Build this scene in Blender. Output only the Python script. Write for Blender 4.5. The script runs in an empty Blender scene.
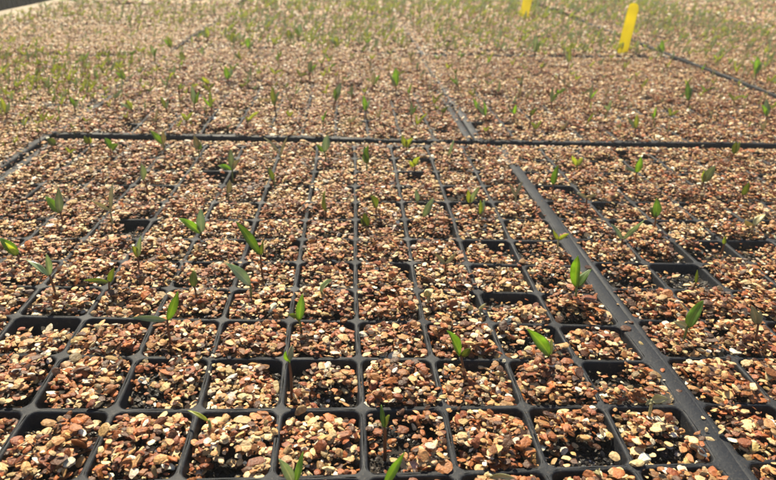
import bpy, math
import numpy as np
from mathutils import Matrix, Vector

S = 0.0215                       # metres per tray cell; all tables below are in cells
sc = bpy.context.scene

# ---------------------------------------------------------------- camera
CAM_R = Vector((0.99787, -0.05728, 0.03121)).normalized()
CAM_F = Vector((0.06505, 0.90963, -0.41029)).normalized()
CAM_U = CAM_R.cross(CAM_F).normalized()
CAM_P = Vector((-0.218, -6.526, 5.205))
cam_data = bpy.data.cameras.new("camera")
cam_data.sensor_width = 36
cam_data.lens = 665.388 / 776 * 36
cam_data.clip_start = 0.01
cam_data.clip_end = 200
cam_data.dof.use_dof = True
cam_data.dof.focus_distance = 8.6 * S
cam_data.dof.aperture_fstop = 36
cam = bpy.data.objects.new("camera", cam_data)
m = Matrix((CAM_R, CAM_U, -CAM_F)).transposed().to_4x4()
m.translation = CAM_P * S
cam.matrix_world = m
sc.collection.objects.link(cam)
sc.camera = cam

# ---------------------------------------------------------------- sky, sun, exposure
SUN_EL, SUN_AZ = math.radians(50), math.radians(-14)      # azimuth from +Y towards +X: the sun is ahead of the camera
world = bpy.data.worlds.new("World")
sc.world = world
world.use_nodes = True
wn = world.node_tree
wn.nodes.clear()
sky = wn.nodes.new('ShaderNodeTexSky')
sky.sky_type = 'NISHITA'
sky.sun_disc = False
sky.sun_elevation = SUN_EL
sky.sun_rotation = SUN_AZ
bg = wn.nodes.new('ShaderNodeBackground')
bg.inputs['Strength'].default_value = 0.075
wo = wn.nodes.new('ShaderNodeOutputWorld')
wn.links.new(sky.outputs[0], bg.inputs[0])
wn.links.new(bg.outputs[0], wo.inputs[0])
sun_d = bpy.data.lights.new("sun", 'SUN')
sun_d.energy = 5.0
sun_d.angle = math.radians(0.5)
sun_d.color = (1.0, 0.89, 0.66)
sun = bpy.data.objects.new("sun", sun_d)
sd = Vector((math.sin(SUN_AZ) * math.cos(SUN_EL), math.cos(SUN_AZ) * math.cos(SUN_EL), math.sin(SUN_EL)))
sun.rotation_euler = sd.to_track_quat('Z', 'Y').to_euler()
sc.collection.objects.link(sun)
sc.view_settings.view_transform = 'Standard'
sc.view_settings.look = 'None'
sc.view_settings.gamma = 1
sc.view_settings.use_curve_mapping = False
sc.view_settings.exposure = 0.72
sc.cycles.max_bounces = 6
sc.cycles.use_denoising = True

rng = np.random.default_rng(11)

# ---------------------------------------------------------------- helpers
def hash2(i, j, seed):
    h = (i.astype(np.int64) * 374761393 + j.astype(np.int64) * 668265263 + seed * 974634777) & 0xffffffff
    h = ((h ^ (h >> 13)) * 1274126177) & 0xffffffff
    h = h ^ (h >> 16)
    return (h & 0xffff) / 65535.0

def vnoise(x, y, scale, seed):
    x = np.asarray(x, float) / scale + 100.5
    y = np.asarray(y, float) / scale + 100.5
    i = np.floor(x); j = np.floor(y)
    a = x - i; b = y - j
    a = a * a * (3 - 2 * a); b = b * b * (3 - 2 * b)
    return (hash2(i, j, seed) * (1 - a) * (1 - b) + hash2(i + 1, j, seed) * a * (1 - b)
            + hash2(i, j + 1, seed) * (1 - a) * b + hash2(i + 1, j + 1, seed) * a * b)

def sstep(x, a, b):
    t = np.clip((x - a) / (b - a), 0, 1)
    return t * t * (3 - 2 * t)

def tag(o, label=None, cat=None, group=None, kind=None):
    if label: o["label"] = label
    if cat: o["category"] = cat
    if group: o["group"] = group
    if kind: o["kind"] = kind
    return o

def empty(name, loc):
    o = bpy.data.objects.new(name, None)
    o.empty_display_size = 0.01
    o.location = [c * S for c in loc]
    sc.collection.objects.link(o)
    return o

def mesh_data(name, verts, faces, mat, smooth=True, attrs=None, origin=(0, 0, 0)):
    """verts in cells (n x 3 array); faces: list of int arrays, one per face size"""
    me = bpy.data.meshes.new(name)
    v = (np.asarray(verts, np.float64) - np.asarray(origin)) * S
    me.vertices.add(len(v))
    me.vertices.foreach_set("co", v.astype(np.float32).ravel())
    fl = [np.asarray(f, np.int32) for f in faces if len(f)]
    nl = sum(f.size for f in fl); nf = sum(len(f) for f in fl)
    me.loops.add(nl)
    me.loops.foreach_set("vertex_index", np.concatenate([f.ravel() for f in fl]))
    me.polygons.add(nf)
    tot = np.concatenate([np.full(len(f), f.shape[1], np.int32) for f in fl])
    me.polygons.foreach_set("loop_start", np.concatenate([[0], np.cumsum(tot)[:-1]]).astype(np.int32))
    me.polygons.foreach_set("use_smooth", np.full(nf, bool(smooth)))
    me.update(calc_edges=True)
    for k, (typ, dom, arr) in (attrs or {}).items():
        a = me.attributes.new(k, typ, dom)
        a.data.foreach_set("color" if typ == 'FLOAT_COLOR' else "value", np.asarray(arr, np.float32).ravel())
    for mm in (mat if isinstance(mat, (list, tuple)) else [mat]):
        me.materials.append(mm)
    me.validate()
    return me

def obj(name, me, parent=None):
    o = bpy.data.objects.new(name, me)
    sc.collection.objects.link(o)
    if parent is not None:
        o.parent = parent
    return o

# ---------------------------------------------------------------- materials
def new_mat(name):
    mt = bpy.data.materials.new(name)
    mt.use_nodes = True
    nt = mt.node_tree
    nt.nodes.clear()
    return mt, nt, nt.nodes.new('ShaderNodeOutputMaterial')

def N(nt, typ, **kw):
    n = nt.nodes.new(typ)
    for k, v in kw.items():
        if k in n.inputs: n.inputs[k].default_value = v
        else: setattr(n, k, v)
    return n

def ramp(nt, fac, stops):
    r = nt.nodes.new('ShaderNodeValToRGB')
    e = r.color_ramp.elements
    e[0].position, e[0].color = stops[0][0], (*stops[0][1], 1)
    e[1].position, e[1].color = stops[-1][0], (*stops[-1][1], 1)
    for p, c in stops[1:-1]:
        x = e.new(p); x.color = (*c, 1)
    nt.links.new(fac, r.inputs[0])
    return r.outputs[0]

def mat_grain():
    mt, nt, out = new_mat("vermiculite_grain")
    at = N(nt, 'ShaderNodeAttribute', attribute_name="grain_col")
    geo = N(nt, 'ShaderNodeNewGeometry')
    nz = N(nt, 'ShaderNodeTexNoise', Scale=1600.0, Detail=3.0)
    nt.links.new(geo.outputs['Position'], nz.inputs['Vector'])
    mx = N(nt, 'ShaderNodeMix', data_type='RGBA', blend_type='MULTIPLY')
    mx.inputs[0].default_value = 1
    nt.links.new(at.outputs['Color'], mx.inputs[6])
    nt.links.new(ramp(nt, nz.outputs[0], [(0.3, (0.62, 0.56, 0.50)), (0.5, (1, 1, 1)), (0.7, (1.25, 1.22, 1.18))]), mx.inputs[7])
    bp = N(nt, 'ShaderNodeBump', Strength=0.7, Distance=0.0003)
    nt.links.new(nz.outputs[0], bp.inputs['Height'])
    p = N(nt, 'ShaderNodeBsdfPrincipled', Roughness=0.55)
    p.inputs['Specular IOR Level'].default_value = 0.45
    nt.links.new(mx.outputs[2], p.inputs['Base Color'])
    nt.links.new(bp.outputs[0], p.inputs['Normal'])
    nt.links.new(p.outputs[0], out.inputs[0])
    return mt

def mat_plastic():
    mt, nt, out = new_mat("black_tray_plastic")
    geo = N(nt, 'ShaderNodeNewGeometry')
    n1 = N(nt, 'ShaderNodeTexNoise', Scale=70.0, Detail=5.0)
    n2 = N(nt, 'ShaderNodeTexNoise', Scale=1100.0, Detail=4.0, Roughness=0.7)
    for n in (n1, n2): nt.links.new(geo.outputs['Position'], n.inputs['Vector'])
    dust = ramp(nt, n2.outputs[0], [(0.55, (0, 0, 0)), (0.72, (1, 1, 1))])
    m1 = N(nt, 'ShaderNodeMix', data_type='RGBA')
    m1.inputs[6].default_value = (0.017, 0.020, 0.027, 1)
    m1.inputs[7].default_value = (0.16, 0.13, 0.10, 1)
    mm = N(nt, 'ShaderNodeMath', operation='MULTIPLY')
    nt.links.new(dust, mm.inputs[0])
    nt.links.new(ramp(nt, n1.outputs[0], [(0.38, (0.14,) * 3), (0.68, (0.75,) * 3)]), mm.inputs[1])
    nt.links.new(mm.outputs[0], m1.inputs[0])
    p = N(nt, 'ShaderNodeBsdfPrincipled')
    nt.links.new(m1.outputs[2], p.inputs['Base Color'])
    nt.links.new(ramp(nt, n1.outputs[0], [(0.3, (0.52,) * 3), (0.7, (0.8,) * 3)]), p.inputs['Roughness'])
    p.inputs['Specular IOR Level'].default_value = 0.36
    bp = N(nt, 'ShaderNodeBump', Strength=0.5, Distance=0.0004)
    nt.links.new(n2.outputs[0], bp.inputs['Height'])
    nt.links.new(bp.outputs[0], p.inputs['Normal'])
    nt.links.new(p.outputs[0], out.inputs[0])
    return mt

def mat_soil():
    mt, nt, out = new_mat("black_potting_soil")
    geo = N(nt, 'ShaderNodeNewGeometry')
    n1 = N(nt, 'ShaderNodeTexNoise', Scale=700.0, Detail=6.0, Roughness=0.75)
    v = N(nt, 'ShaderNodeTexVoronoi', Scale=900.0)
    for n in (n1, v): nt.links.new(geo.outputs['Position'], n.inputs['Vector'])
    c = ramp(nt, n1.outputs[0], [(0.35, (0.008, 0.006, 0.005)), (0.6, (0.03, 0.02, 0.014)), (0.74, (0.12, 0.08, 0.05))])
    p = N(nt, 'ShaderNodeBsdfPrincipled', Roughness=0.75)
    nt.links.new(c, p.inputs['Base Color'])
    bp = N(nt, 'ShaderNodeBump', Strength=1.0, Distance=0.0012)
    nt.links.new(n1.outputs[0], bp.inputs['Height'])
    nt.links.new(bp.outputs[0], p.inputs['Normal'])
    nt.links.new(p.outputs[0], out.inputs[0])
    return mt

def mat_bed():
    """far vermiculite: the same chip colours cell by cell of a Voronoi pattern"""
    mt, nt, out = new_mat("vermiculite_bed")
    geo = N(nt, 'ShaderNodeNewGeometry')
    v = N(nt, 'ShaderNodeTexVoronoi', Scale=1 / (0.14 * S))
    nt.links.new(geo.outputs['Position'], v.inputs['Vector'])
    sep = N(nt, 'ShaderNodeSeparateColor')
    nt.links.new(v.outputs['Color'], sep.inputs[0])
    c = ramp(nt, sep.outputs[0], [(0.0, (0.06, 0.03, 0.015)), (0.3, (0.18, 0.09, 0.04)), (0.6, (0.33, 0.19, 0.09)), (0.85, (0.50, 0.33, 0.18)), (1.0, (0.62, 0.48, 0.32))])
    p = N(nt, 'ShaderNodeBsdfPrincipled', Roughness=0.6)
    nt.links.new(c, p.inputs['Base Color'])
    bp = N(nt, 'ShaderNodeBump', Strength=1.0, Distance=0.002)
    nt.links.new(v.outputs['Distance'], bp.inputs['Height'])
    nt.links.new(bp.outputs[0], p.inputs['Normal'])
    nt.links.new(p.outputs[0], out.inputs[0])
    return mt

def mat_leaf(name, col, tr, rough=0.38, tmix=0.55):
    mt, nt, out = new_mat(name)
    lat = N(nt, 'ShaderNodeAttribute', attribute_name="lat")
    geo = N(nt, 'ShaderNodeNewGeometry')
    nz = N(nt, 'ShaderNodeTexNoise', Scale=260.0, Detail=3.0)
    nt.links.new(geo.outputs['Position'], nz.inputs['Vector'])
    oi = N(nt, 'ShaderNodeObjectInfo')
    def tint(c):
        base = ramp(nt, nz.outputs[0], [(0.3, tuple(x * 0.75 for x in c)), (0.7, tuple(min(1, x * 1.25) for x in c))])
        mid = N(nt, 'ShaderNodeMix', data_type='RGBA')
        nt.links.new(ramp(nt, lat.outputs['Fac'], [(0.0, (0.6,) * 3), (0.22, (0, 0, 0))]), mid.inputs[0])
        nt.links.new(base, mid.inputs[6])
        mid.inputs[7].default_value = (c[0] * 1.7 + .03, c[1] * 1.35 + .03, c[2] * 1.5 + .02, 1)
        hs = N(nt, 'ShaderNodeHueSaturation')
        mr = N(nt, 'ShaderNodeMapRange')
        mr.inputs[3].default_value = 0.7; mr.inputs[4].default_value = 1.25
        nt.links.new(oi.outputs['Random'], mr.inputs[0])
        nt.links.new(mr.outputs[0], hs.inputs['Value'])
        nt.links.new(mid.outputs[2], hs.inputs['Color'])
        return hs.outputs[0]
    p = N(nt, 'ShaderNodeBsdfPrincipled', Roughness=rough)
    nt.links.new(tint(col), p.inputs['Base Color'])
    t = N(nt, 'ShaderNodeBsdfTranslucent')
    nt.links.new(tint(tr), t.inputs[0])
    bp = N(nt, 'ShaderNodeBump', Strength=0.3, Distance=0.0003)
    nt.links.new(nz.outputs[0], bp.inputs['Height'])
    nt.links.new(bp.outputs[0], p.inputs['Normal'])
    mx = N(nt, 'ShaderNodeMixShader')
    mx.inputs[0].default_value = tmix
    nt.links.new(p.outputs[0], mx.inputs[1])
    nt.links.new(t.outputs[0], mx.inputs[2])
    nt.links.new(mx.outputs[0], out.inputs[0])
    return mt

def mat_plain(name, col, rough=0.6, scale=60, amp=0.25, bump=0.2, dist=0.0005, stretch=(1, 1, 1), trans=0):
    mt, nt, out = new_mat(name)
    geo = N(nt, 'ShaderNodeNewGeometry')
    mp = N(nt, 'ShaderNodeMapping')
    mp.inputs['Scale'].default_value = stretch
    nt.links.new(geo.outputs['Position'], mp.inputs[0])
    nz = N(nt, 'ShaderNodeTexNoise', Scale=float(scale), Detail=6.0)
    nt.links.new(mp.outputs[0], nz.inputs['Vector'])
    c = ramp(nt, nz.outputs[0], [(0.3, tuple(x * (1 - amp) for x in col)), (0.7, tuple(min(1, x * (1 + amp)) for x in col))])
    p = N(nt, 'ShaderNodeBsdfPrincipled', Roughness=rough)
    nt.links.new(c, p.inputs['Base Color'])
    bp = N(nt, 'ShaderNodeBump', Strength=bump, Distance=dist)
    nt.links.new(nz.outputs[0], bp.inputs['Height'])
    nt.links.new(bp.outputs[0], p.inputs['Normal'])
    sh = p.outputs[0]
    if trans:
        t = N(nt, 'ShaderNodeBsdfTranslucent')
        nt.links.new(c, t.inputs[0])
        mx = N(nt, 'ShaderNodeMixShader')
        mx.inputs[0].default_value = trans
        nt.links.new(sh, mx.inputs[1]); nt.links.new(t.outputs[0], mx.inputs[2])
        sh = mx.outputs[0]
    nt.links.new(sh, out.inputs[0])
    return mt

M_GRAIN, M_PLASTIC, M_SOIL, M_BED = mat_grain(), mat_plastic(), mat_soil(), mat_bed()
M_LEAF = {
    'g': mat_leaf("leaf_green", (0.15, 0.27, 0.06), (0.48, 0.68, 0.10)),
    'y': mat_leaf("leaf_lime", (0.31, 0.37, 0.09), (0.64, 0.70, 0.15)),
    'b': mat_leaf("leaf_blue_green", (0.34, 0.44, 0.24), (0.55, 0.66, 0.32), rough=0.28, tmix=0.35),
    'd': mat_leaf("leaf_olive", (0.17, 0.21, 0.06), (0.42, 0.50, 0.09)),
    'p': mat_leaf("leaf_pale_cream", (0.50, 0.47, 0.24), (0.58, 0.55, 0.26), tmix=0.3),
}
M_STEM = {
    'r': mat_plain("stem_red_brown", (0.20, 0.085, 0.04), 0.5, 300, trans=0.2),
    'g': mat_plain("stem_green", (0.20, 0.26, 0.08), 0.45, 300, trans=0.3),
    'y': mat_plain("stem_lime", (0.36, 0.42, 0.10), 0.45, 300, trans=0.3),
    'p': mat_plain("stem_pale", (0.48, 0.45, 0.24), 0.45, 300, trans=0.3),
}
M_YELLOW = mat_plain("yellow_plastic", (0.90, 0.80, 0.01), 0.4, 50, 0.10, 0.2, trans=0.62)
M_EDGE = mat_plain("weathered_board", (0.40, 0.33, 0.24), 0.8, 40, 0.25, 0.5, 0.001, stretch=(4, .5, 4))
M_DARK = mat_plain("dark_slats", (0.022, 0.018, 0.018), 0.7, 60, 0.4)
M_BENCH = mat_plain("bench_mesh", (0.03, 0.028, 0.026), 0.8, 60, 0.4)
M_GROUND = mat_plain("ground_gravel", (0.12, 0.10, 0.08), 0.9, 30, 0.4, 0.8, 0.01)

WARP = [(-6.0, -2.0, 0.041, -0.087), (-6.0, 0.0, 0.054, 0.0), (-6.0, 1.0, -0.017, 0.144), (-6.0, 2.0, -0.006, 0.003), (-6.0, 4.0, -0.045, -0.087), (-6.0, 7.0, -0.067, -0.05), (-6.0, 10.0, 0.006, -0.017), (-2.0, -2.0, 0.013, -0.135), (-2.0, 0.0, 0.024, -0.115), (-2.0, 1.0, -0.041, 0.13), (-2.0, 2.0, -0.008, 0.006), (-2.0, 4.0, -0.006, 0.117), (-2.0, 7.0, -0.013, -0.054), (-2.0, 10.0, 0.025, -0.043), (2.0, -2.0, -0.042, -0.031), (2.0, 0.0, 0.01, -0.016), (2.0, 1.0, 0.002, 0.078), (2.0, 2.0, 0.004, -0.062), (2.0, 4.0, 0.025, 0.018), (2.0, 7.0, 0.045, -0.011), (2.0, 10.0, 0.022, -0.031), (5.0, -2.0, -0.033, -0.006), (5.0, 0.0, 0.021, 0.003), (5.0, 1.0, 0.014, -0.004), (5.0, 2.0, -0.028, -0.143), (5.0, 4.0, -0.066, -0.186), (5.0, 7.0, -0.001, -0.014), (5.0, 10.0, 0.008, -0.01)]


WC = np.array(WARP)
def warp(u, v):
    ph = np.exp(-(((u[:, None] - WC[None, :, 0]) / 3.5) ** 2 + ((v[:, None] - WC[None, :, 1]) / 1.3) ** 2) / 2)
    return u + ph @ WC[:, 2], v + ph @ WC[:, 3]

def seen(x, y, mx=430, my=150):
    """true for points the camera (and one a step beside it) can look at"""
    d = np.stack([x - CAM_P[0], y - CAM_P[1], np.full_like(x, -CAM_P[2])], 1)
    z = d @ np.array(CAM_F)
    ok = z > 0.5
    z = np.where(ok, z, 1)
    px = 388 + 665.4 * (d @ np.array(CAM_R)) / z
    py = 240 - 665.4 * (d @ np.array(CAM_U)) / z
    return ok & (px > -mx) & (px < 776 + mx) & (py > -my) & (py < 480 + my)

# ---------------------------------------------------------------- the plug trays
# name key: grid-line corners (front-left, front-right, back-left, back-right), columns, rows, height, rim widths (left, right, front, back)
class Tray:
    def __init__(s, label, fl, fr, bl, br, nc, nr, z=0.0, rims=(.18, .18, .2, .2), warped=False, lip=.3):
        s.label, s.c, s.nc, s.nr, s.z, s.rims, s.warped, s.lip = label, [np.array(q, float) for q in (fl, fr, bl, br)], nc, nr, z, rims, warped, lip
        s.seed = len(TRAYS)
        TRAYS.append(s)
    def map(s, a, b):
        """local (a in 0..nc, b in 0..nr) -> world (cells)"""
        a = np.asarray(a, float); b = np.asarray(b, float)
        f = (a / s.nc)[:, None]; g = (b / s.nr)[:, None]
        p = s.c[0] * (1 - f) * (1 - g) + s.c[1] * f * (1 - g) + s.c[2] * (1 - f) * g + s.c[3] * f * g
        x, y = p[:, 0], p[:, 1]
        if s.warped: x, y = warp(x, y)
        else:
            x = x + .06 * (vnoise(x, y, 3.1, 50 + s.seed) - .5); y = y + .10 * (vnoise(x, y, 3.3, 60 + s.seed) - .5)
        return x, y
    def ground(s, x, y):
        return s.z + .11 * (vnoise(x, y, 4.5, 5 + s.seed) - .5)

TRAYS = []
Tray("front black plug tray with wide glossy ribs, left of the wide rim strip", (-8, -4), (4, -4), (-8, 11.2), (4, 11.2), 12, 15, 0.0, (.2, .235, .2, .2), True)
Tray("front black plug tray to the right of the wide rim strip", (4.28, -4), (16.5, -4), (4.24, 11.25), (16.45, 11.45), 12, 15, -0.03, (.095, .2, .2, .2))
Tray("middle plug tray behind the dark joint, with purple grey ribs showing", (-8.12, 12.05), (3.32, 12.05), (-8.15, 27.1), (3.2, 27.1), 12, 15, 0.07, (.2, .2, .2, .2))
Tray("plug tray behind the dark joint, beyond the wide rim strip", (3.72, 12.0), (16.1, 12.15), (3.65, 27.0), (16.3, 27.5), 12, 15, 0.03, (.2, .2, .2, .2))
Tray("distant plug tray with hardly any rib showing, behind the middle tray", (-8.15, 27.55), (3.25, 27.55), (-8.3, 42.4), (3.3, 42.4), 12, 15, 0.08)
Tray("distant plug tray holding the nearer yellow tag", (3.75, 27.6), (16.45, 28.0), (3.75, 42.4), (16.9, 42.9), 12, 15, 0.08)
Tray("side tray nearest the camera, beyond the front tray's outer rim", (-20.0, -5.5), (-8.42, -5.2), (-20.1, 4.5), (-8.42, 4.6), 12, 10, 0.02)
Tray("side tray crowded with lime seedlings next to the front tray", (-20.2, 5.0), (-8.42, 5.0), (-20.2, 14.6), (-8.5, 15.0), 12, 10, 0.03)
Tray("side tray crowded with green seedlings next to the middle tray", (-20.3, 15.1), (-8.65, 15.5), (-20.6, 23.2), (-8.75, 25.2), 12, 9, 0.03)
Tray("brown side tray with few seedlings, before the bench edge board", (-20.6, 23.7), (-8.75, 25.7), (-21.2, 33.4), (-8.8, 35.3), 12, 10, 0.03)
Tray("farthest side tray alongside the bench edge board", (-21.2, 33.9), (-8.85, 35.8), (-22.0, 48.0), (-8.9, 49.5), 12, 14, 0.03)
Tray("tray across the narrow black gap, nearest on the far bench", (17.1, 3.0), (29.0, 3.0), (17.0, 17.5), (29.2, 17.5), 12, 15, 0.05)
Tray("green tray across the narrow black gap, level with the nearer yellow tag", (17.15, 18.0), (29.4, 18.0), (17.65, 32.8), (30.0, 32.8), 12, 15, 0.05)
Tray("far green tray across the narrow black gap, behind the yellow tags", (17.75, 33.3), (30.0, 33.3), (18.3, 48.0), (30.3, 48.0), 12, 15, 0.05)

def build_tray(t):
    near = t.c[0][1] < 11.5 and t.c[0][0] > -9 and t.c[0][0] < 10
    mid = t.c[0][1] < 20
    k = 7 if near else 3          # points per rounded corner
    r, hw = .095, .037
    ang = []
    for q in range(4):
        for i in range(k):
            ang.append((q, (q + i / (k - 1)) * math.pi / 2))
    corner = [(1, 1), (-1, 1), (-1, -1), (1, -1)]
    def ring(half, rad, z):
        return [((half - rad) * corner[q][0] + rad * math.cos(a), (half - rad) * corner[q][1] + rad * math.sin(a), z) for q, a in ang]
    rings = [ring(.5 - .008, r + .03, .0), ring(.5 - hw + .012, r + .008, -.003), ring(.5 - hw, r, -.02), ring(.5 - hw - .001, r, -.035), ring(.5 - hw - .012, r, -.12), ring(.5 - .15, r * .8, -1.25)]
    # outermost ring: straight cell border with the same count, so that neighbours share it
    n = len(ang)
    outer = []
    for q, a in ang:
        cx, cy = math.cos(a), math.sin(a)
        mxv = max(abs(cx), abs(cy))
        outer.append((.5 * cx / mxv, .5 * cy / mxv, .0))
    rings = [outer] + rings
    base = np.array(rings).reshape(-1, 3)
    nr_ = len(rings)
    fq = []
    for a in range(nr_ - 1):
        for b in range(n):
            c = (b + 1) % n
            fq.append((a * n + b, (a + 1) * n + b, (a + 1) * n + c, a * n + c))
    fq = np.array(fq)
    ii, jj = np.meshgrid(np.arange(t.nc), np.arange(t.nr))
    ii, jj = ii.ravel(), jj.ravel()
    V = base[None] + np.stack([ii + .5, jj + .5, ii * 0.], 1)[:, None]
    F = fq[None] + (np.arange(len(ii)) * len(base))[:, None, None]
    V = V.reshape(-1, 3); F = F.reshape(-1, 4)
    key = np.round(V * 2000).astype(np.int64)      # weld the shared borders
    _, idx, inv = np.unique(key, axis=0, return_index=True, return_inverse=True)
    V = V[idx]; F = inv.ravel()[F]
    bad = (F[:, 0] == F[:, 3]) | (F[:, 0] == F[:, 1])
    F = F[~bad]
    x, y = t.map(V[:, 0], V[:, 1])
    V = np.stack([x, y, V[:, 2] + t.ground(x, y)], 1)
    cx, cy = t.map(np.array([t.nc / 2]), np.array([t.nr / 2]))
    root = empty("plug_tray", (cx[0], cy[0], t.z - 1.6))
    tag(root, t.label, "seed tray", "black plug trays laid edge to edge")
    org = (cx[0], cy[0], t.z - 1.6)
    obj("cell_grid", mesh_data("cell_grid", V, [F], M_PLASTIC, True, origin=org), root)
    # rim round the grid with a turned-down lip
    L, Rr, Fr, B = t.rims
    path = []
    nseg = 40
    for i in range(nseg): path.append((t.nc * i / nseg, 0, 0, -1))
    for i in range(7):
        a = -math.pi / 2 + math.pi / 2 * i / 6; path.append((t.nc, 0, math.cos(a), math.sin(a)))
    for i in range(1, nseg): path.append((t.nc, t.nr * i / nseg, 1, 0))
    for i in range(7):
        a = math.pi / 2 * i / 6; path.append((t.nc, t.nr, math.cos(a), math.sin(a)))
    for i in range(1, nseg): path.append((t.nc * (1 - i / nseg), t.nr, 0, 1))
    for i in range(7):
        a = math.pi / 2 + math.pi / 2 * i / 6; path.append((0, t.nr, math.cos(a), math.sin(a)))
    for i in range(1, nseg): path.append((0, t.nr * (1 - i / nseg), -1, 0))
    for i in range(7):
        a = math.pi + math.pi / 2 * i / 6; path.append((0, 0, math.cos(a), math.sin(a)))
    P = np.array(path)
    ex = np.where(P[:, 2] > 0, Rr, L); ey = np.where(P[:, 3] > 0, B, Fr)
    prof = [(0, 0, 0), (.12, .004, 0), (.80, .004, 0), (.95, -.012, 0), (1.0, -.04, 0), (1.0, -t.lip, .01), (.93, -t.lip, -.01), (.9, -.06, -.01)]
    rv = []
    for f, z, o in prof:
        rv.append(np.stack([P[:, 0] + P[:, 2] * (ex * f + o), P[:, 1] + P[:, 3] * (ey * f + o), np.full(len(P), z)], 1))
    rv = np.concatenate(rv); m_ = len(P)
    x, y = t.map(rv[:, 0], rv[:, 1])
    rv = np.stack([x, y, rv[:, 2] + t.ground(x, y)], 1)
    F = []
    for a in range(len(prof) - 1):
        for b in range(m_):
            c = (b + 1) % m_
            F.append((a * m_ + b, (a + 1) * m_ + b, (a + 1) * m_ + c, a * m_ + c))
    obj("rim", mesh_data("rim", rv, [np.array(F)], M_PLASTIC, True, origin=org), root)

for t in TRAYS: build_tray(t)

# ---------------------------------------------------------------- vermiculite and soil
PAL = np.array([(.78, .555, .28), (.54, .275, .10), (.31, .115, .030), (.26, .070, .020), (.43, .13, .032),
                (.09, .033, .012), (.90, .77, .58), (.24, .15, .06), (.66, .405, .165), (.50, .335, .13)])
PW = np.array([.175, .155, .175, .135, .12, .17, .085, .035, .085, .035])

def ico(sub):
    import bmesh
    bm = bmesh.new()
    bmesh.ops.create_icosphere(bm, subdivisions=sub, radius=1)
    v = np.array([q.co[:] for q in bm.verts]); f = np.array([[q.index for q in p.verts] for p in bm.faces])
    bm.free()
    return v, f
OCT = (np.array([(1, 0, 0), (0, 1, 0), (-1, 0, 0), (0, -1, 0), (0, 0, 1), (0, 0, -1)], float),
       np.array([(0, 1, 4), (1, 2, 4), (2, 3, 4), (3, 0, 4), (1, 0, 5), (2, 1, 5), (3, 2, 5), (0, 3, 5)]))
LOD = [ico(2), ico(1), OCT]

gv, gf, gc = [], [], []
voff = 0
def put_grains(x, y, z, size, lod, warm, tilt, patch=True):
    global voff
    n = len(x)
    if not n: return
    V0, F0 = LOD[lod]
    p = np.repeat(V0[None], n, 0)
    if lod < 2:
        for _ in range(6):      # chip flat faces off each grain
            nn = rng.normal(size=(n, 3)); nn /= np.linalg.norm(nn, axis=1)[:, None]
            d = rng.uniform(.40, .82, n)
            k = np.maximum(0, np.einsum('nvc,nc->nv', p, nn) - d[:, None])
            p = p - k[:, :, None] * nn[:, None]
    p = p * (1 + rng.normal(size=(n, len(V0), 1)) * (.05 if lod == 0 else .10))
    sc3 = np.stack([rng.uniform(.95, 1.4, n), rng.uniform(.75, 1.1, n), rng.uniform(.16, .46, n)], 1) * size[:, None]
    p = p * sc3[:, None]
    # rotation: random tilt about a random horizontal axis, then spin
    th = rng.normal(size=n) * tilt; ps = rng.uniform(0, 2 * np.pi, n); sp = rng.uniform(0, 2 * np.pi, n)
    def rz(q, a):
        c, s = np.cos(a)[:, None], np.sin(a)[:, None]
        return np.stack([q[..., 0] * c - q[..., 1] * s, q[..., 0] * s + q[..., 1] * c, q[..., 2]], -1)
    def rx(q, a):
        c, s = np.cos(a)[:, None], np.sin(a)[:, None]
        return np.stack([q[..., 0], q[..., 1] * c - q[..., 2] * s, q[..., 1] * s + q[..., 2] * c], -1)
    p = rz(rx(rz(p, sp), th), ps)
    p = p + np.stack([x, y, z], 1)[:, None]
    # colour: patches of redder, paler and darker chips
    w = np.repeat(PW[None], n, 0)
    if patch:
        w[:, [2, 3, 4, 5]] *= (0.25 + 2.2 * warm)[:, None]
        w[:, [0, 6, 8, 9]] *= (1.7 - 1.1 * warm)[:, None]
    w /= w.sum(1)[:, None]
    pick = (rng.random(n)[:, None] > np.cumsum(w, 1)).sum(1).clip(0, len(PAL) - 1)
    c = PAL[pick] * rng.uniform(.62, 1.2, n)[:, None] * (1 + rng.normal(size=(n, 3)) * .035)
    c = np.clip(c, .01, .92)
    gv.append(p.reshape(-1, 3)); gf.append((F0[None] + (voff + np.arange(n) * len(V0))[:, None, None]).reshape(-1, 3))
    gc.append(np.repeat(np.c_[c, np.ones(n)], len(F0), 0))
    voff += n * len(V0)

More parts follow.
